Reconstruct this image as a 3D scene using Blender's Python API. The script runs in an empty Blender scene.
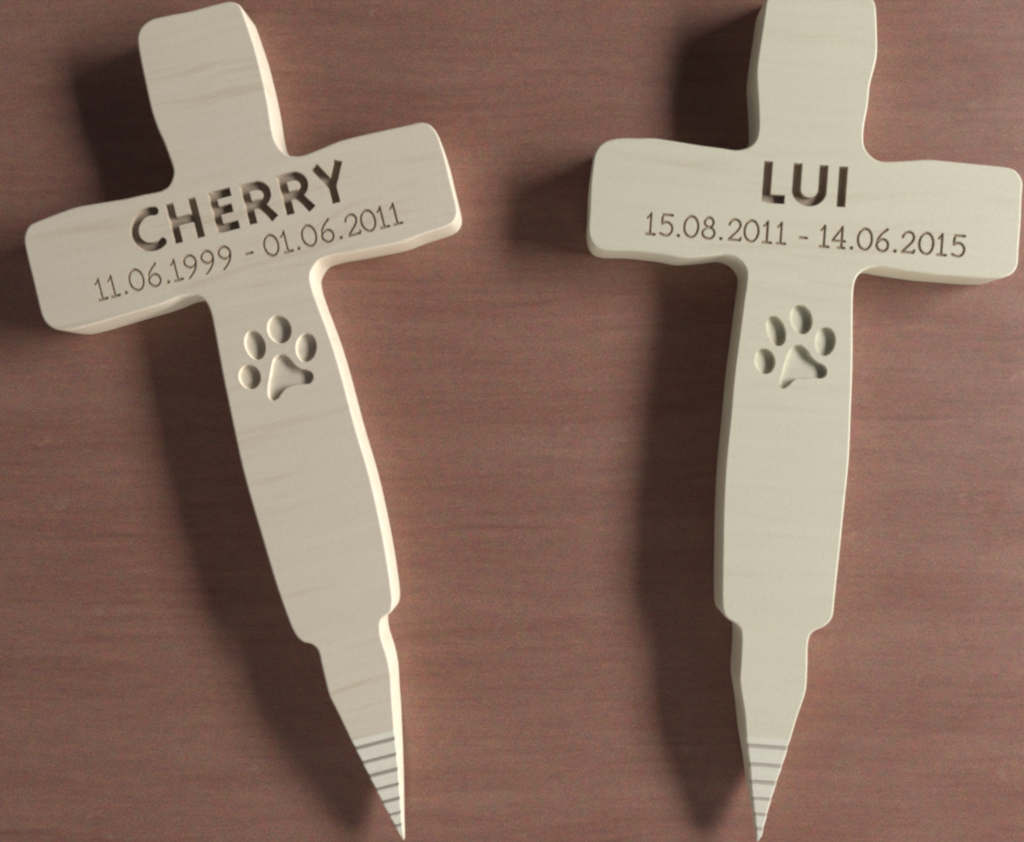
import bpy, bmesh, math
import numpy as np
from mathutils import Vector
from mathutils.geometry import delaunay_2d_cdt

# ------------------------------------------------------------------ camera, light, exposure
S = bpy.context.scene
COL = S.collection
MM = 0.001
H = 21.0                       # board thickness in mm
F_PX, W_PX = 850.0, 1024.0

cam_d = bpy.data.cameras.new("camera")
cam = bpy.data.objects.new("camera", cam_d)
COL.objects.link(cam)
cam.location = (0.019, 0, 0.425 + H*MM)     # the photograph is cropped a little off centre
cam_d.shift_x = -38/W_PX
cam_d.sensor_width = 36.0
cam_d.lens = F_PX/W_PX*36.0
cam_d.clip_start = 0.01
cam_d.clip_end = 50
S.camera = cam

world = bpy.data.worlds.new("World")
S.world = world
world.use_nodes = True
wt = world.node_tree
bg = wt.nodes["Background"]
# dim light of the room: brighter low down, dark overhead
tc = wt.nodes.new('ShaderNodeTexCoord'); sp = wt.nodes.new('ShaderNodeSeparateXYZ')
cr = wt.nodes.new('ShaderNodeValToRGB')
wt.links.new(tc.outputs['Generated'], sp.inputs[0]); wt.links.new(sp.outputs['Z'], cr.inputs[0]); 
# the far (left) side of the room catches the window's light, the window wall itself is dim
ma = wt.nodes.new('ShaderNodeMath'); ma.operation = 'MULTIPLY_ADD'; ma.inputs[1].default_value = -.85; ma.inputs[2].default_value = 1.0
wt.links.new(sp.outputs['X'], ma.inputs[0])
ms = wt.nodes.new('ShaderNodeMath'); ms.operation = 'MULTIPLY'; ms.inputs[1].default_value = 0.47
wt.links.new(ma.outputs[0], ms.inputs[0]); wt.links.new(ms.outputs[0], bg.inputs[1])
wt.links.new(cr.outputs[0], bg.inputs[0])
cr.color_ramp.elements[0].position = 0.08; cr.color_ramp.elements[0].color = (1.0, .91, .82, 1)
cr.color_ramp.elements[1].position = 0.50; cr.color_ramp.elements[1].color = (.08, .08, .095, 1)

def area(name, az, el, dist, sx, sy, power, col, aim=(0, 0, 0)):
    d = bpy.data.lights.new(name, 'AREA')
    d.shape = 'RECTANGLE'; d.size = sx; d.size_y = sy; d.energy = power; d.color = col
    o = bpy.data.objects.new(name, d); COL.objects.link(o)
    a, e = math.radians(az), math.radians(el)
    o.location = Vector(aim) + Vector((math.cos(e)*math.cos(a), math.cos(e)*math.sin(a), math.sin(e)))*dist
    o.rotation_euler = (Vector(aim)-o.location).to_track_quat('-Z', 'Y').to_euler()
    return o
# the window on the right, and the weaker light of the room from the near side
area("window_light", 9, 22.5, 2.4, 1.7, 0.40, 105, (1.0, 0.99, 0.97))
area("room_light", -80, 14, 1.6, 1.3, 0.5, 12.0, (1.0, 0.95, 0.88))

S.view_settings.view_transform = 'Standard'
S.view_settings.look = 'None'
S.view_settings.exposure = 0
S.view_settings.gamma = 1
S.render.engine = 'CYCLES'
S.cycles.pixel_filter_type = 'BLACKMAN_HARRIS'
S.cycles.filter_width = 2.6
S.cycles.max_bounces = 8

# ------------------------------------------------------------------ materials
class NT:
    def __init__(s, name):
        s.m = bpy.data.materials.new(name); s.m.use_nodes = True
        s.t = s.m.node_tree; s.bsdf = s.t.nodes["Principled BSDF"]
    def n(s, typ, **kw):
        o = s.t.nodes.new(typ)
        for k, v in kw.items():
            if k in o.inputs.keys(): o.inputs[k].default_value = v
            else: setattr(o, k, v)
        return o
    def l(s, a, b): s.t.links.new(a, b)
    def coords(s, scale, rot=(0, 0, 0), warp=None):
        tc = s.n('ShaderNodeTexCoord'); mp = s.n('ShaderNodeMapping')
        mp.inputs['Scale'].default_value = scale; mp.inputs['Rotation'].default_value = rot
        src = tc.outputs['Object']
        if warp:
            nz = s.n('ShaderNodeTexNoise', Scale=warp[0], Detail=2.0)
            s.l(src, nz.inputs['Vector'])
            sub = s.n('ShaderNodeVectorMath', operation='SUBTRACT'); s.l(nz.outputs['Color'], sub.inputs[0]); sub.inputs[1].default_value = (.5, .5, .5)
            sc = s.n('ShaderNodeVectorMath', operation='SCALE'); s.l(sub.outputs[0], sc.inputs[0]); sc.inputs['Scale'].default_value = warp[1]
            ad = s.n('ShaderNodeVectorMath', operation='ADD'); s.l(src, ad.inputs[0]); s.l(sc.outputs[0], ad.inputs[1])
            src = ad.outputs[0]
        s.l(src, mp.inputs['Vector'])
        return mp.outputs[0]
    def noise(s, vec, scale=1.0, detail=4.0, rough=.55, lo=0.0, hi=1.0, a=0.0, b=1.0):
        nz = s.n('ShaderNodeTexNoise', Scale=scale, Detail=detail, Roughness=rough); s.l(vec, nz.inputs['Vector'])
        mr = s.n('ShaderNodeMapRange'); s.l(nz.outputs['Fac'], mr.inputs[0])
        for i, v in enumerate((lo, hi, a, b)): mr.inputs[i+1].default_value = v
        return mr.outputs[0]
    def mix(s, fac, a, b, mode='MIX'):
        m = s.n('ShaderNodeMix', data_type='RGBA', blend_type=mode)
        for sock, v in ((m.inputs['Factor'], fac), (m.inputs[6], a), (m.inputs[7], b)):
            if hasattr(v, 'is_linked'): s.l(v, sock)
            elif isinstance(v, tuple): sock.default_value = (*v, 1)
            else: sock.default_value = v
        return m.outputs[2]
    def bump(s, hgt, strength, dist):
        b = s.n('ShaderNodeBump', Strength=strength, Distance=dist); s.l(hgt, b.inputs['Height']); s.l(b.outputs[0], s.bsdf.inputs['Normal'])

def wood(name, light, dark, streak, rough=.55, seed=0.0):
    """pale close-grained timber, grain running along the arms of the cross (local x)"""
    t = NT(name)
    v1 = t.coords((6, 230, 60), warp=(9.0, .012))
    g1 = t.noise(v1, 1.0, 5, .55, .34, .68)
    c = t.mix(g1, light, dark)
    v2 = t.coords((10, 150, 40), rot=(0, 0, .05+seed), warp=(7.0, .03))
    g2 = t.noise(v2, 1.0, 3, .6, .56, .74, 0, .55)
    c = t.mix(g2, c, streak)
    v3 = t.coords((1, 1, 1))
    g3 = t.noise(v3, 26.0, 3, .5, .35, .7, 0, .30)
    c = t.mix(g3, c, (light[0]*.93, light[1]*.92, light[2]*.97))
    v4 = t.coords((500, 1500, 900))
    g4 = t.noise(v4, 1.0, 2, .6, .3, .7, .94, 1.06)
    comb = t.n('ShaderNodeCombineColor'); [t.l(g4, comb.inputs[i]) for i in range(3)]
    c = t.mix(1.0, c, comb.outputs[0], 'MULTIPLY')
    t.l(c, t.bsdf.inputs['Base Color'])
    t.bsdf.inputs['Roughness'].default_value = rough
    t.bsdf.inputs['Specular IOR Level'].default_value = .35
    t.bump(g4, .08, .0003)
    return t.m

def table_mat():
    t = NT("red_brown_table_veneer")
    base, dark, pale = (.282, .132, .096), (.222, .100, .073), (.345, .188, .140)
    v1 = t.coords((16, 260, 1), warp=(5.0, .020))
    g1 = t.noise(v1, 1.0, 6, .68, .36, .64)
    c = t.mix(g1, dark, base)
    v2 = t.coords((3.2, 34, 1), rot=(0, 0, -.03), warp=(4.0, .05))
    g2 = t.noise(v2, 1.0, 4, .6, .42, .72, 0, .60)
    c = t.mix(g2, c, pale)
    v3 = t.coords((1, 1, 1))
    g3 = t.noise(v3, 7.0, 4, .6, .35, .7, 0, .40)
    c = t.mix(g3, c, (.235, .125, .100))
    # short dark pores along the grain
    v4 = t.coords((90, 900, 1), warp=(12.0, .01))
    g4 = t.noise(v4, 1.0, 3, .6, .60, .78, 0, .55)
    c = t.mix(g4, c, (.085, .035, .030))
    # wider dark figure lines
    v5 = t.coords((7, 120, 1), rot=(0, 0, -.06), warp=(3.5, .06))
    g5 = t.noise(v5, 1.0, 2, .5, .63, .78, 0, .38)
    c = t.mix(g5, c, (.11, .045, .038))
    # worn, dusty smudges
    v6 = t.coords((48, 62, 1), warp=(60.0, .01))
    g6 = t.noise(v6, 1.0, 3, .6, .665, .80, 0, .55)
    c = t.mix(g6, c, (.42, .28, .22))
    v7 = t.coords((1, 1, 1))
    g8 = t.noise(v7, 130.0, 3, .6, .45, .68, 0, .38)
    c = t.mix(g8, c, (.20, .13, .095))
    g7 = t.noise(v7, 1300.0, 2, .7, .3, .7, .50, 1.50)
    comb = t.n('ShaderNodeCombineColor'); [t.l(g7, comb.inputs[i]) for i in range(3)]
    c = t.mix(1.0, c, comb.outputs[0], 'MULTIPLY')
    for sc, amp in ((240.0, .42), (900.0, .55)):      # uneven colour of the stained veneer
        nz = t.n('ShaderNodeTexNoise', Scale=sc, Detail=2.0); t.l(v7, nz.inputs['Vector'])
        vm = t.n('ShaderNodeVectorMath', operation='MULTIPLY_ADD'); t.l(nz.outputs['Color'], vm.inputs[0])
        vm.inputs[1].default_value = (amp,)*3; vm.inputs[2].default_value = (1-amp/2,)*3
        c = t.mix(1.0, c, vm.outputs[0], 'MULTIPLY')
    t.l(c, t.bsdf.inputs['Base Color'])
    r = t.noise(v3, 30.0, 3, .6, .3, .7, .38, .52)
    t.l(r, t.bsdf.inputs['Roughness'])
    t.bsdf.inputs['Specular IOR Level'].default_value = .45
    t.bump(g1, .10, .0003)
    return t.m

M_LEFT  = wood("maple_wood_rosy",  (.70, .63, .505), (.67, .595, .465), (.56, .45, .31), seed=0.0)
M_RIGHT = wood("maple_wood_cream", (.65, .62, .485), (.625, .59, .455), (.55, .485, .35), seed=.05)
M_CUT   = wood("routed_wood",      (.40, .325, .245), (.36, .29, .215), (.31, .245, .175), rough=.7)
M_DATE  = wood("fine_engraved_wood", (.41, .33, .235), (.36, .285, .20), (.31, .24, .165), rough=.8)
M_END   = wood("freshly_cut_end_grain", (.69, .665, .57), (.65, .62, .52), (.62, .57, .46), rough=.75)
M_LINE  = wood("tool_marked_wood", (.46, .41, .35), (.42, .37, .31), (.38, .33, .27), rough=.8)
M_TABLE = table_mat()

# ------------------------------------------------------------------ the two traced outlines (mm, x along the arms, y up the stem)
L_LEFT = [(1.4, 110.6), (-16.5, 111.5), (-20.8, 110.6), (-24.5, 108.4), (-27.2, 103.9), (-28.4, 92.9), (-29.0, 78.6), (-29.3, 67.3), (-28.6, 57.9), (-27.3, 50.8), (-26.4, 42.3), (-26.0, 35.5), (-27.5, 31.8), (-30.4, 28.4), (-34.9, 27.0), (-45.1, 27.5), (-52.8, 27.6), (-60.4, 28.3), (-78.1, 29.7), (-88.6, 28.8), (-97.7, 27.7), (-102.6, 26.7), (-105.4, 23.8), (-107.1, 20.1), (-107.6, 10.9), (-107.7, 0.6), (-107.9, -12.2), (-107.9, -18.4), (-106.5, -23.2), (-103.0, -27.0), (-96.0, -29.3), (-86.0, -29.6), (-66.8, -28.9), (-48.8, -28.2), (-38.3, -26.9), (-30.8, -27.8), (-27.4, -30.7), (-26.0, -34.1), (-25.5, -39.4), (-26.1, -49.6), (-26.8, -60.8), (-27.7, -71.1), (-28.0, -82.6), (-28.7, -95.4), (-29.1, -106.9), (-29.6, -114.2), (-29.2, -135.0), (-28.4, -154.8), (-27.7, -175.6), (-26.7, -188.8), (-25.7, -198.0), (-24.3, -204.8), (-21.6, -209.2), (-17.7, -211.2), (-15.3, -214.9), (-15.3, -220.0), (-15.5, -228.8), (-15.4, -238.6), (-13.4, -247.9), (-10.6, -262.3), (-8.2, -276.5), (-6.2, -288.0), (-3.8, -302.5), (-1.0, -315.8)]
L_RIGHT = [(1.4, 110.6), (20.0, 110.7), (23.8, 109.8), (26.8, 107.2), (27.6, 102.3), (28.9, 85.0), (28.9, 68.0), (28.3, 55.2), (27.2, 43.9), (27.1, 37.5), (28.8, 31.9), (31.5, 28.6), (35.3, 27.1), (39.1, 26.7), (47.1, 27.7), (58.5, 29.2), (70.7, 29.2), (83.4, 28.8), (95.0, 28.4), (100.1, 28.2), (103.7, 26.2), (105.9, 22.6), (106.9, 18.4), (107.5, 6.7), (107.3, -6.2), (107.2, -16.5), (106.3, -21.4), (103.1, -24.7), (97.6, -25.9), (86.1, -26.6), (75.5, -27.8), (62.7, -27.3), (50.0, -26.4), (39.9, -25.7), (33.2, -26.5), (28.2, -31.2), (27.4, -33.3), (27.0, -38.6), (27.9, -50.5), (29.7, -63.8), (30.5, -80.8), (30.6, -92.4), (30.7, -105.3), (30.7, -118.3), (31.4, -123.6), (31.9, -137.9), (31.4, -153.2), (30.8, -168.6), (29.5, -183.7), (28.1, -196.3), (27.1, -201.2), (24.9, -205.8), (20.9, -207.3), (18.6, -209.3), (17.3, -216.5), (17.8, -226.9), (17.3, -235.8), (15.2, -246.9), (12.8, -260.5), (9.8, -277.2), (6.7, -292.9), (3.4, -308.6)]
R_LEFT = [(0.0, 110.8), (-16.5, 111.3), (-21.0, 110.4), (-24.8, 107.9), (-27.3, 101.8), (-28.1, 91.7), (-29.2, 78.1), (-29.8, 65.5), (-28.4, 54.1), (-27.2, 44.2), (-26.7, 36.7), (-27.4, 32.1), (-30.1, 28.4), (-33.5, 26.7), (-37.4, 25.9), (-44.0, 26.4), (-55.1, 27.1), (-77.8, 29.0), (-85.3, 28.5), (-95.2, 27.8), (-101.1, 26.3), (-105.0, 23.6), (-107.2, 19.9), (-107.9, 15.8), (-108.5, 3.3), (-108.1, -9.3), (-107.9, -19.3), (-106.5, -24.2), (-103.8, -27.5), (-99.2, -28.7), (-86.2, -28.2), (-71.1, -28.7), (-59.5, -29.8), (-46.1, -27.9), (-38.7, -26.6), (-33.6, -27.7), (-29.9, -30.2), (-27.7, -33.6), (-27.2, -37.0), (-27.5, -43.6), (-28.3, -52.2), (-28.8, -66.2), (-29.9, -78.8), (-30.4, -93.9), (-30.3, -108.9), (-31.2, -124.0), (-31.1, -140.1), (-30.7, -155.1), (-29.6, -174.1), (-28.5, -194.0), (-27.6, -202.5), (-26.3, -206.4), (-23.6, -208.7), (-20.0, -210.5), (-17.8, -212.8), (-16.9, -218.3), (-16.6, -229.3), (-16.5, -238.0), (-15.3, -244.2), (-12.8, -255.1), (-10.9, -267.5), (-8.0, -280.5), (-5.3, -295.2), (-2.4, -308.5), (-0.1, -319.1)]
R_RIGHT = [(0.0, 110.8), (18.0, 110.8), (22.3, 110.0), (26.5, 105.7), (27.8, 102.2), (28.9, 93.3), (29.9, 83.3), (30.0, 77.3), (29.0, 70.8), (27.6, 63.1), (27.3, 53.1), (26.2, 43.0), (26.3, 35.5), (27.6, 31.1), (31.6, 27.1), (35.5, 25.6), (39.3, 25.6), (49.2, 26.8), (59.1, 28.1), (66.7, 28.1), (79.2, 27.7), (91.8, 27.4), (99.8, 27.0), (103.2, 25.9), (105.6, 23.6), (107.3, 20.2), (107.4, 12.7), (107.8, 0.2), (107.8, -13.8), (107.8, -21.3), (106.1, -25.2), (103.2, -27.2), (99.3, -28.5), (89.3, -29.2), (77.0, -29.1), (64.5, -29.0), (53.2, -28.3), (43.1, -27.5), (39.0, -27.0), (34.1, -27.9), (29.8, -30.5), (27.5, -34.1), (26.8, -38.2), (26.9, -47.2), (27.8, -59.7), (28.9, -74.6), (29.5, -89.6), (29.9, -105.6), (30.6, -119.6), (30.7, -127.1), (30.0, -142.2), (29.6, -157.3), (29.2, -173.4), (28.5, -188.4), (28.3, -198.5), (28.1, -203.0), (26.8, -206.1), (24.0, -208.8), (19.6, -211.1), (17.3, -213.8), (16.7, -219.4), (17.3, -230.6), (17.3, -241.4), (14.0, -254.7), (11.2, -267.4), (9.7, -276.8), (7.2, -288.9), (4.8, -302.5), (2.5, -318.9)]

def spline(pts, step=1.0, closed=False):
    """Catmull-Rom through the points, resampled evenly and lightly smoothed"""
    P = np.array(pts, float); n = len(P); out = []
    for i in range(n-1):
        p0, p1, p2, p3 = P[max(i-1, 0)], P[i], P[i+1], P[min(i+2, n-1)]
        k = max(2, int(np.linalg.norm(p2-p1)/.3))
        d1 = np.linalg.norm(p2-p1); 
        m1 = (p2-p0)/max(np.linalg.norm(p2-p1)+np.linalg.norm(p1-p0), 1e-6)*d1 if i > 0 else p2-p1
        m2 = (p3-p1)/max(np.linalg.norm(p3-p2)+np.linalg.norm(p2-p1), 1e-6)*d1 if i < n-2 else p2-p1
        for t in np.arange(k)/k:
            out.append((2*t**3-3*t*t+1)*p1+.8*(t**3-2*t*t+t)*m1+(-2*t**3+3*t*t)*p2+.8*(t**3-t*t)*m2)
    out.append(P[-1]); Q = np.array(out)
    for _ in range(3):
        Q[1:-1] = .5*Q[1:-1]+.25*(Q[:-2]+Q[2:])
    d = np.r_[0, np.cumsum(np.linalg.norm(np.diff(Q, axis=0), axis=1))]
    q = np.linspace(0, d[-1], int(d[-1]/step)+1)
    Q = np.stack([np.interp(q, d, Q[:, i]) for i in (0, 1)], 1)
    for _ in range(1):
        Q[1:-1] = .5*Q[1:-1]+.25*(Q[:-2]+Q[2:])
    return Q

def mesh_obj(name, verts, faces, mats, parent, smooth=None, mat_idx=None):
    """verts in mm in the thing's own frame"""
    me = bpy.data.meshes.new(name)
    me.from_pydata([tuple(v) for v in (np.asarray(verts, float)*MM)], [], faces)
    for m in mats: me.materials.append(m)
    if smooth is not None: me.polygons.foreach_set('use_smooth', smooth)
    if mat_idx is not None: me.polygons.foreach_set('material_index', mat_idx)
    me.validate(); me.update()
    o = bpy.data.objects.new(name, me); COL.objects.link(o)
    if parent: o.parent = parent
    return o

# ---------------- glyphs: signed distance of strokes (mm)
def sd_seg(X, Y, a, b, r, butt0=False, butt1=False):
    ax, ay = a; bx, by = b; dx, dy = bx-ax, by-ay; L = math.hypot(dx, dy)+1e-9; ux, uy = dx/L, dy/L
    px, py = X-ax, Y-ay; u = px*ux+py*uy; v = np.abs(-px*uy+py*ux)
    uc = np.clip(u, 0, L); d = np.hypot(u-uc, v)-r
    if butt0: d = np.where(u < L*.5, np.maximum(np.maximum(-u, v-r), -99), d)
    if butt1: d = np.where(u >= L*.5, np.maximum(u-L, v-r), d)
    return d
def sd_stroke(X, Y, pts, r, butt=True):
    d = np.full(X.shape, 99.0); n = len(pts)
    for i in range(n-1):
        d = np.minimum(d, sd_seg(X, Y, pts[i], pts[i+1], r, butt and i == 0, butt and i == n-2))
    return d
def sd_poly(X, Y, P):
    P = np.array(P); d = np.full(X.shape, 1e9); ins = np.zeros(X.shape, bool)
    for i in range(len(P)):
        a, b = P[i], P[(i+1) % len(P)]
        e = b-a; wx, wy = X-a[0], Y-a[1]
        t = np.clip((wx*e[0]+wy*e[1])/(e@e+1e-12), 0, 1)
        d = np.minimum(d, np.hypot(wx-t*e[0], wy-t*e[1]))
        c = ((a[1] > Y) != (b[1] > Y)) & (X < (b[0]-a[0])*(Y-a[1])/(b[1]-a[1]+1e-12)+a[0])
        ins ^= c
    return np.where(ins, -d, d)
def arc(cx, cy, rx, ry, a0, a1, n=20):
    return [(cx+rx*math.cos(math.radians(a0+(a1-a0)*i/n)), cy+ry*math.sin(math.radians(a0+(a1-a0)*i/n))) for i in range(n+1)]
def smooth_line(pts, step=.35):
    return [tuple(p) for p in spline(pts, step)]

SW = 2.2          # half width of the name's strokes
def R_letter(x, b):
    top, mid = b+18.3, b+9.2
    bowl = [(x, top), (x+5.6, top)]+arc(x+5.8, (top+mid)/2, 4.5, (top-mid)/2, 88, -88, 16)+[(x+5.6, mid), (x, mid)]
    return [([(x, b), (x, b+20.2)], True), (bowl, False), ([(x+4.9, mid+.3), (x+7.2, b+6.6), (x+11.4, b)], True)]
NAME_L = [
 [(smooth_line([(a-1.3, b) for a, b in ((-38.6, 17.9), (-41.2, 18.55), (-44.6, 18.0), (-48, 15.9), (-50.5, 12.4), (-51.3, 8.9), (-50.4, 5.0), (-48, 2.2), (-44.6, .95), (-41.2, 1.05), (-38.5, 2.3))]), True)],
 [([(-32.3, -.5), (-32.3, 19.8)], True), ([(-20.8, -.5), (-20.8, 19.8)], True), ([(-32.3, 10.1), (-20.8, 10.1)], True)],
 [([(-10.4, -.5), (-10.4, 19.8)], True), ([(-10.4, 18.1), (-.9, 18.1)], True), ([(-10.4, 10.1), (-1.8, 10.1)], True), ([(-10.4, 1.2), (-.7, 1.2)], True)],
 R_letter(6.1, -.5), R_letter(25.3, -.5),
 [([(42.5, 19.8), (49.0, 8.2)], True), ([(55.0, 19.8), (49.0, 8.2)], True), ([(49.0, 9.2), (49.0, -.5)], True)],
]
NAME_R = [
 [([(-20.2, 1.2), (-20.2, 21.6)], True), ([(-20.2, 2.9), (-10.9, 2.9)], True)],
 [([(-5.4, 21.6), (-5.4, 9.5)]+arc(1.1, 8.6, 6.5, 5.9, 178, 362, 24)+[(7.6, 9.5), (7.6, 21.6)], True)],
 [([(17.4, 1.2), (17.4, 21.6)], True)],
]
DG = {
 '0': [arc(0, .5, .335, .5, 0, 360, 28)],
 '1': [[(-.17, .80), (.0, 1.0), (.0, 0)], [(-.2, 0), (.22, 0)]],
 '2': ['s', [(-.27, .74), (-.2, .92), (0, 1.0), (.19, .93), (.27, .75), (.18, .52), (-.05, .27), (-.29, .02)], [(-.29, .02), (.28, .02), (.31, .12)]],
 '4': [[(.16, 0), (.16, 1.0), (-.3, .32), (.32, .32)], [(.0, 0), (.3, 0)]],
 '5': [[(.27, .98), (-.2, .98), (-.23, .55)], 's', [(-.23, .55), (-.05, .64), (.14, .60), (.28, .42), (.27, .2), (.13, .03), (-.08, -.01), (-.28, .08)]],
 '6': ['s', [(.2, 1.04), (0, .88), (-.18, .66), (-.27, .42), (-.27, .2), (-.15, .03), (0, -.02), (.17, .04), (.27, .2), (.26, .38), (.15, .52), (0, .56), (-.15, .5), (-.25, .38)]],
 '8': [arc(0, .77, .21, .23, 0, 360, 20), arc(0, .26, .29, .27, 0, 360, 24)],
 '.': [[(-.015, .03), (.015, .03)]],
 '-': [[(-.17, .40), (.17, .40)]],
}
def digit(ch, x, base, hgt=10.4):
    src = DG['6'] if ch == '9' else DG[ch]; out = []; sm = False
    for s in src:
        if s == 's': sm = True; continue
        p = [(-a, 1-b) for a, b in s] if ch == '9' else s
        p = [(x+a*hgt, base+b*hgt) for a, b in p]
        out.append((smooth_line(p) if sm else p, False)); sm = False
    return out
def date_row(text, xs, base): return [digit(c, x, base) for c, x in zip(text, xs)]
DATES_L = [date_row("11.06.1999", [-76.2, -69.7, -64.2, -57.6, -48.7, -42.3, -37.2, -29.5, -20.6, -11.7], -18.3),
           date_row("-", [.4], -18.3),
           date_row("01.06.2011", [12.0, 19.6, 25.0, 31.5, 40.6, 46.8, 53.7, 62.0, 69.3, 76.0], -18.2)]
DATES_R = [date_row("15.08.2011", [-77.0, -69.1, -62.9, -56.7, -47.9, -41.6, -34.9, -26.5, -18.6, -11.6], -19.1),
           date_row("-", [-.5], -19.6),
           date_row("14.06.2015", [10.1, 17.2, 23.9, 30.4, 39.3, 45.8, 52.1, 61.2, 69.0, 77.3], -19.1)]
PAD_L = [(1.9,-67.0),(4.6,-67.0),(7.3,-70.0),(9.2,-74.0),(11.4,-76.6),(14.5,-77.9),(16.6,-80.2),(16.3,-83.0),(14.0,-84.9),(11.3,-84.6),(7.0,-84.0),(2.1,-84.2),(-.7,-86.0),(-3.6,-88.4),(-6.3,-88.5),(-7.9,-86.5),(-7.1,-81.9),(-4.7,-76.3),(-2.2,-70.8),(-.3,-67.9)]
PAD_R = [(-.4,-69.3),(2.3,-68.7),(5.5,-70.8),(8.1,-74.3),(11.3,-76.8),(14.6,-78.2),(16.4,-80.5),(16.2,-83.4),(13.8,-85.1),(10.6,-84.9),(7.7,-85.3),(4.2,-85.9),(.9,-86.4),(-1.2,-88.8),(-3.8,-91.2),(-6.2,-91.3),(-6.9,-88.6),(-6.0,-83.2),(-4.7,-76.6),(-2.9,-71.7)]
def ell(cx, cy, a, b, deg):
    c, s = math.cos(math.radians(deg)), math.sin(math.radians(deg))
    return [(cx+a*math.cos(t)*c-b*math.sin(t)*s, cy+a*math.cos(t)*s+b*math.sin(t)*c) for t in np.linspace(0, 2*math.pi, 48, endpoint=False)]
# toes: centre x, y, half width, half length, tilt
TOES_L = [(-14.4, -74.2, 5.5, 6.3, 3), (-7.9, -59.4, 5.1, 7.6, 4), (5.8, -54.8, 6.0, 7.2, 4), (16.6, -66.9, 5.3, 7.3, -20)]
TOES_R = [(-14.9, -78.3, 5.1, 6.5, 14), (-10.4, -62.8, 4.6, 7.9, 21), (1.7, -56.2, 5.5, 7.5, 17), (14.5, -66.3, 5.2, 7.3, -2)]

def sstep(t): t = np.clip(t, 0, 1); return t*t*(3-2*t)

# ---------------- one routed patch of the front face: a fine height field, split between the face and its engravings
def patch(rect, step, fields, flat_name, mat, root, depth_fn):
    """fields: list of (sd function, key). Returns (flat part, {key: (verts, faces)})"""
    x0, x1, y0, y1 = rect
    nx, ny = int(round((x1-x0)/step)), int(round((y1-y0)/step))
    xs = np.linspace(x0, x1, nx+1); ys = np.linspace(y0, y1, ny+1)
    X, Y = np.meshgrid(xs, ys)
    best = np.full(X.shape, 99.0); own = np.zeros(X.shape, int)
    for k, (fn, bb, key) in enumerate(fields):
        ix0, ix1 = np.searchsorted(xs, (bb[0]-1.5, bb[1]+1.5)); iy0, iy1 = np.searchsorted(ys, (bb[2]-1.5, bb[3]+1.5))
        sl = (slice(max(iy0, 0), iy1), slice(max(ix0, 0), ix1))
        sd = fn(X[sl], Y[sl]); b = best[sl]; m = sd < b
        b[m] = sd[m]; best[sl] = b; o = own[sl]; o[m] = k; own[sl] = o
    Z = H-depth_fn(best)
    V = np.stack([X.ravel(), Y.ravel(), Z.ravel()], 1)
    idx = np.arange((nx+1)*(ny+1)).reshape(ny+1, nx+1)
    Fq = np.stack([idx[:-1, :-1], idx[:-1, 1:], idx[1:, 1:], idx[1:, :-1]], 2).reshape(-1, 4)
    low = (Z.ravel() < H-.02)[Fq].any(1)
    fown = own.ravel()[Fq[:, 0]]
    res = {}
    def sub(mask):
        f = Fq[mask]; u, inv = np.unique(f, return_inverse=True)
        return V[u], inv.reshape(-1, 4).tolist()
    flat = sub(~low)
    for k in range(len(fields)):
        m = low & (fown == k)
        if m.any(): res.setdefault(fields[k][2], []).append(sub(m))
    return flat, res

def bbox(strokes):
    a = np.array([p for s, _ in strokes for p in s]); return (a[:, 0].min()-2, a[:, 0].max()+2, a[:, 1].min()-2, a[:, 1].max()+2)
def glyph_field(strokes, r, key):
    def fn(X, Y):
        d = np.full(X.shape, 99.0)
        for s, butt in strokes: d = np.minimum(d, sd_stroke(X, Y, s, r, butt))
        return d
    return (fn, bbox(strokes), key)
def join(parts):
    V = []; Fc = []; o = 0
    for v, f in parts:
        V.append(v); Fc += [[i+o for i in q] for q in f]; o += len(v)
    return np.vstack(V), Fc

RR = 1.0                      # radius of the rounded top arris
PROF = [(RR*(1-math.sin(t)), H-RR*(1-math.cos(t))) for t in np.linspace(0, math.pi/2, 6)]
Y_CUT, Y_TOP = -219.0, 7.5

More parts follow.
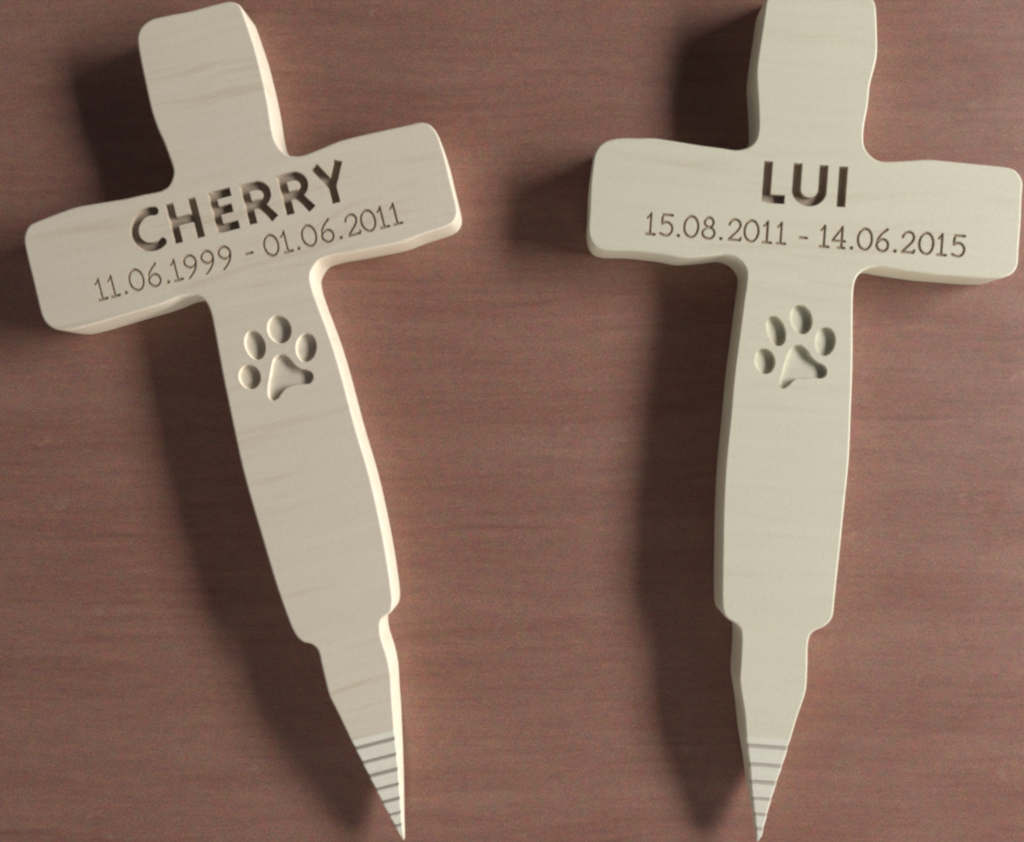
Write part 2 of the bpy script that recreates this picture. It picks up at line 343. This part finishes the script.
def build_cross(name, label, LEFT, RIGHT, NAME, DATES, PAD, TOES, wood_m, loc, ang, lines, tip):
    root = bpy.data.objects.new("wooden_cross", None); COL.objects.link(root)
    root.empty_display_size = .05
    root.location = loc; root.rotation_euler = (0, 0, math.radians(ang))
    root['label'] = label; root['category'] = "grave marker"; root['group'] = "pet memorial crosses on the table"
    left = spline(LEFT, .8); right = spline(RIGHT, .8)
    for Q in (left, right):            # the long flanks of the stem are sanded fair
        w = np.clip((-42-Q[:, 1])/12, 0, 1)*np.clip((Q[:, 1]+200)/12, 0, 1)
        for _ in range(220):
            Q[1:-1] += (w[1:-1]*.5)[:, None]*((Q[:-2]+Q[2:])/2-Q[1:-1])
    def side(Q, y):
        q = Q[(Q[:, 1] < -212.5)]; q = q[np.argsort(q[:, 1])]; return float(np.interp(y, q[:, 1], q[:, 0]))
    # --- board: outline chain clockwise from the cut on the left, over the head, to the cut on the right
    lc = [tuple(p) for p in left[::-1] if p[1] > Y_CUT+.3]; rc = [tuple(p) for p in right[1:] if p[1] > Y_CUT+.3]
    chain = np.array([(side(left, Y_CUT), Y_CUT)]+lc+rc+[(side(right, Y_CUT), Y_CUT)])
    for _ in range(1): chain[1:-1] = .5*chain[1:-1]+.25*(chain[:-2]+chain[2:])
    tg = np.gradient(chain, axis=0); tg[0] = tg[-1] = (0, 0)
    tg[0] = (0, 1); tg[-1] = (0, -1)
    tg /= np.linalg.norm(tg, axis=1)[:, None]
    nrm = np.stack([-tg[:, 1], tg[:, 0]], 1)           # outward for a clockwise chain
    rings = [(ins, z) for ins, z in PROF]+[(0, .9), (.25, .25), (.9, 0)]
    V = []; n = len(chain)
    for ins, z in rings:
        q = chain-nrm*ins; V.append(np.c_[q, np.full(n, z)])
    V = np.vstack(V); Fs = []; sm = []
    for r in range(len(rings)-1):
        for i in range(n-1):
            a = r*n+i; Fs.append([a, a+1, a+n+1, a+n]); sm.append(True)
    Fs.append([(len(rings)-1)*n+i for i in range(n)]); sm.append(False)
    # --- routed patches
    def letter_depth(sd): return 2.5*sstep(-sd/.24)
    def date_depth(sd): return .75*np.clip(-sd/.55, 0, 1)
    def paw_depth(sd): d = np.clip(-sd, 0, None); return 2.0*sstep(d/.16)+.25*(1-np.exp(-d/.8))
    x_n = (-57.0, 59.0, -3.4, 23.4)
    rects = [x_n, (-83.0, 83.0, -21.8, -6.2), (-22.4, 24.4, -93.6, -46.4)]
    pads = spline(PAD+[PAD[0]], .5)[:-1]
    paw_fields = [(lambda X, Y: sd_poly(X, Y, pads), (pads[:, 0].min(), pads[:, 0].max(), pads[:, 1].min(), pads[:, 1].max()), 'pad')]
    for k, t in enumerate(TOES):
        e = np.array(ell(*t)); paw_fields.append(((lambda X, Y, e=e: sd_poly(X, Y, e)), (e[:, 0].min(), e[:, 0].max(), e[:, 1].min(), e[:, 1].max()), 'toe%d' % k))
    f1, r1 = patch(rects[0], .2, [glyph_field(s, SW, i) for i, s in enumerate(NAME)], '', wood_m, root, letter_depth)
    df = [glyph_field(g, .72 if len(g) > 1 or len(g[0][0]) > 2 or DI == 1 else .9, DI) for DI, row in enumerate(DATES) for g in row]
    f2, r2 = patch(rects[1], .16, df, '', wood_m, root, date_depth)
    f3, r3 = patch(rects[2], .16, paw_fields, '', wood_m, root, paw_depth)
    # --- top face: constrained triangulation with the three patches left open
    top = [Vector(p) for p in V[:n, :2].tolist()]
    edges = [(i, i+1) for i in range(n-1)]+[(n-1, 0)]
    for (x0, x1, y0, y1) in rects:
        b = len(top); top += [Vector(p) for p in ((x0, y0), (x1, y0), (x1, y1), (x0, y1))]
        edges += [(b, b+1), (b+1, b+2), (b+2, b+3), (b+3, b)]
    cv, ce, cf, *_ = delaunay_2d_cdt(top, edges, [], 0, 1e-5)
    P2 = np.array([tuple(v) for v in cv])
    tris = [list(f) for f in cf]; cen = np.array([P2[f].mean(0) for f in tris])
    poly = np.array([tuple(v) for v in top[:n]])
    inside = sd_poly(cen[:, 0], cen[:, 1], poly) < 0
    for (x0, x1, y0, y1) in rects: inside &= ~((cen[:, 0] > x0) & (cen[:, 0] < x1) & (cen[:, 1] > y0) & (cen[:, 1] < y1))
    tris = [f for f, k in zip(tris, inside) if k]
    o = len(V); V = np.vstack([V, np.c_[P2, np.full(len(P2), H)]])
    Fs += [[i+o for i in f] for f in tris]; sm += [False]*len(tris)
    for v, f in (f1, f2, f3):
        o = len(V); V = np.vstack([V, v]); Fs += [[i+o for i in q] for q in f]; sm += [False]*len(f)
    board = mesh_obj("board", V, Fs, [wood_m], root, sm)
    # --- engravings
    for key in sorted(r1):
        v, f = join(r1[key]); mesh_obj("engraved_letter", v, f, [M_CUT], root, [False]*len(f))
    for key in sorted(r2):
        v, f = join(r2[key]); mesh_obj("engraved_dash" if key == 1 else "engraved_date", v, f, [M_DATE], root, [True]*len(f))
    v, f = join(r3['pad']); paw = mesh_obj("paw_print", v, f, [wood_m], root, [False]*len(f))
    for k in range(4):
        v, f = join(r3['toe%d' % k]); mesh_obj("toe_print", v, f, [wood_m], paw, [False]*len(f))
    # --- stake (narrow foot) and its stepped point
    tipy = tip[1]; Y_TIP = lines[0]+4.8
    L2 = np.array([tuple(p) for p in left if p[1] < -212.5]+[tip]); R2 = np.array([tuple(p) for p in right if p[1] < -212.5]+[tip])
    def xl(y): q = L2[np.argsort(L2[:, 1])]; return float(np.interp(y, q[:, 1], q[:, 0]))
    def xr(y): q = R2[np.argsort(R2[:, 1])]; return float(np.interp(y, q[:, 1], q[:, 0]))
    def zt(y):
        z = H-max(0, (Y_TIP-y))/(Y_TIP-tipy)*Y_TOP
        if y < Y_TIP:
            ly = [Y_TIP+.5]+list(lines)+[tipy-6]
            for a, b in zip(ly[:-1], ly[1:]):
                if b < y <= a:
                    t = (a-y)/(a-b); z += .25*math.cos(math.pi*t)-.2
            for l in lines: z -= .4*max(0, 1-abs(y-l)/1.1)
            z = z if y < Y_TIP-1 else H+(z-H)*(Y_TIP-y)
        return z
    def zb(y): return max(0, (Y_TIP+6-y))/(Y_TIP+6-tipy)*9.5
    def loft(nm, ys, mats, mfun, parent, caps):
        V = []; Fs = []; sm = []; mi = []; rows = len(ys)
        for y in ys:
            a, b = xl(y), xr(y); hw = max((b-a)/2, .05); r = min(RR, hw*.45); T, B = zt(y), zb(y); B = min(B, T-.5); rz = min(r, (T-B)*.3)
            pr = [(a+min(.9, r), B), (a+.1, B+min(.3, rz)), (a, B+min(.9, rz))]
            pr += [(a+r*(1-math.sin(t)), T-rz*(1-math.cos(t))) for t in np.linspace(math.pi/2, 0, 6)]
            ta, tb = a+r, b-r
            pr += [(ta+(tb-ta)*k/6, T) for k in range(1, 6)]
            pr += [(b-r*(1-math.sin(t)), T-rz*(1-math.cos(t))) for t in np.linspace(0, math.pi/2, 6)]
            pr += [(b, B+min(.9, rz)), (b-.1, B+min(.3, rz)), (b-min(.9, r), B)]
            V += [(x, y, z) for x, z in pr]
        m = len(pr)
        for i in range(rows-1):
            for j in range(m):
                k = (j+1) % m; Fs.append([i*m+j, i*m+k, (i+1)*m+k, (i+1)*m+j]); sm.append(j < m-1 and not 7 < j < 14)
                mi.append(mfun((ys[i]+ys[i+1])/2, j, m))
        for c in caps:
            Fs.append([c*m+j for j in range(m)] if c == 0 else [(rows-1)*m+j for j in range(m)]); sm.append(False); mi.append(0)
        o = mesh_obj(nm, V, Fs, mats, parent, sm, mi)
        bm = bmesh.new(); bm.from_mesh(o.data); bmesh.ops.recalc_face_normals(bm, faces=bm.faces); bm.to_mesh(o.data); bm.free()
        return o
    stake = loft("stake", list(np.linspace(Y_CUT, Y_TIP, 60)), [wood_m], lambda y, j, m: 0, root, [])
    ys = list(np.arange(Y_TIP, tipy+.4, -.3))+[tipy+.15]
    def mf(y, j, m):
        if not 6 <= j <= 15: return 0
        return 2 if any(abs(y-l) < w for l, w in zip(lines, (1.05, .9, .98, .8, .85, .7, .6))) else 1
    loft("carved_point", ys, [wood_m, M_END, M_LINE], mf, stake, [1])
    return root

def place(cx, cy):  return ((cx-512)*.5*MM, (421-cy)*.5*MM, 0)

# ------------------------------------------------------------------ the table
bm = bmesh.new()
bmesh.ops.create_cube(bm, size=1)
bmesh.ops.scale(bm, vec=(1.6, 1.1, .03), verts=bm.verts)
bmesh.ops.translate(bm, vec=(0, 0, -.015), verts=bm.verts)
bmesh.ops.bevel(bm, geom=[e for e in bm.edges], offset=.004, segments=3, affect='EDGES')
me = bpy.data.meshes.new("tabletop"); bm.to_mesh(me); bm.free(); me.materials.append(M_TABLE)
table = bpy.data.objects.new("tabletop", me); COL.objects.link(table); table['kind'] = 'structure'

# ------------------------------------------------------------------ the crosses
build_cross("cherry", "pale wooden memorial cross engraved CHERRY, tilted, with paw print and pointed stake",
            L_LEFT, L_RIGHT, NAME_L, DATES_L, PAD_L, TOES_L, M_LEFT, place(241, 226), 14.3,
            [-267.6, -275.6, -283.4, -291.2, -298.6, -306.0, -312.5], (.8, -321.3))
build_cross("lui", "pale wooden memorial cross engraved LUI, nearly upright, with paw print and pointed stake",
            R_LEFT, R_RIGHT, NAME_R, DATES_R, PAD_R, TOES_R, M_RIGHT, place(806, 207), -4.1,
            [-271.1, -280.6, -289.9, -298.8, -307.3, -315.0], (.6, -322.2))
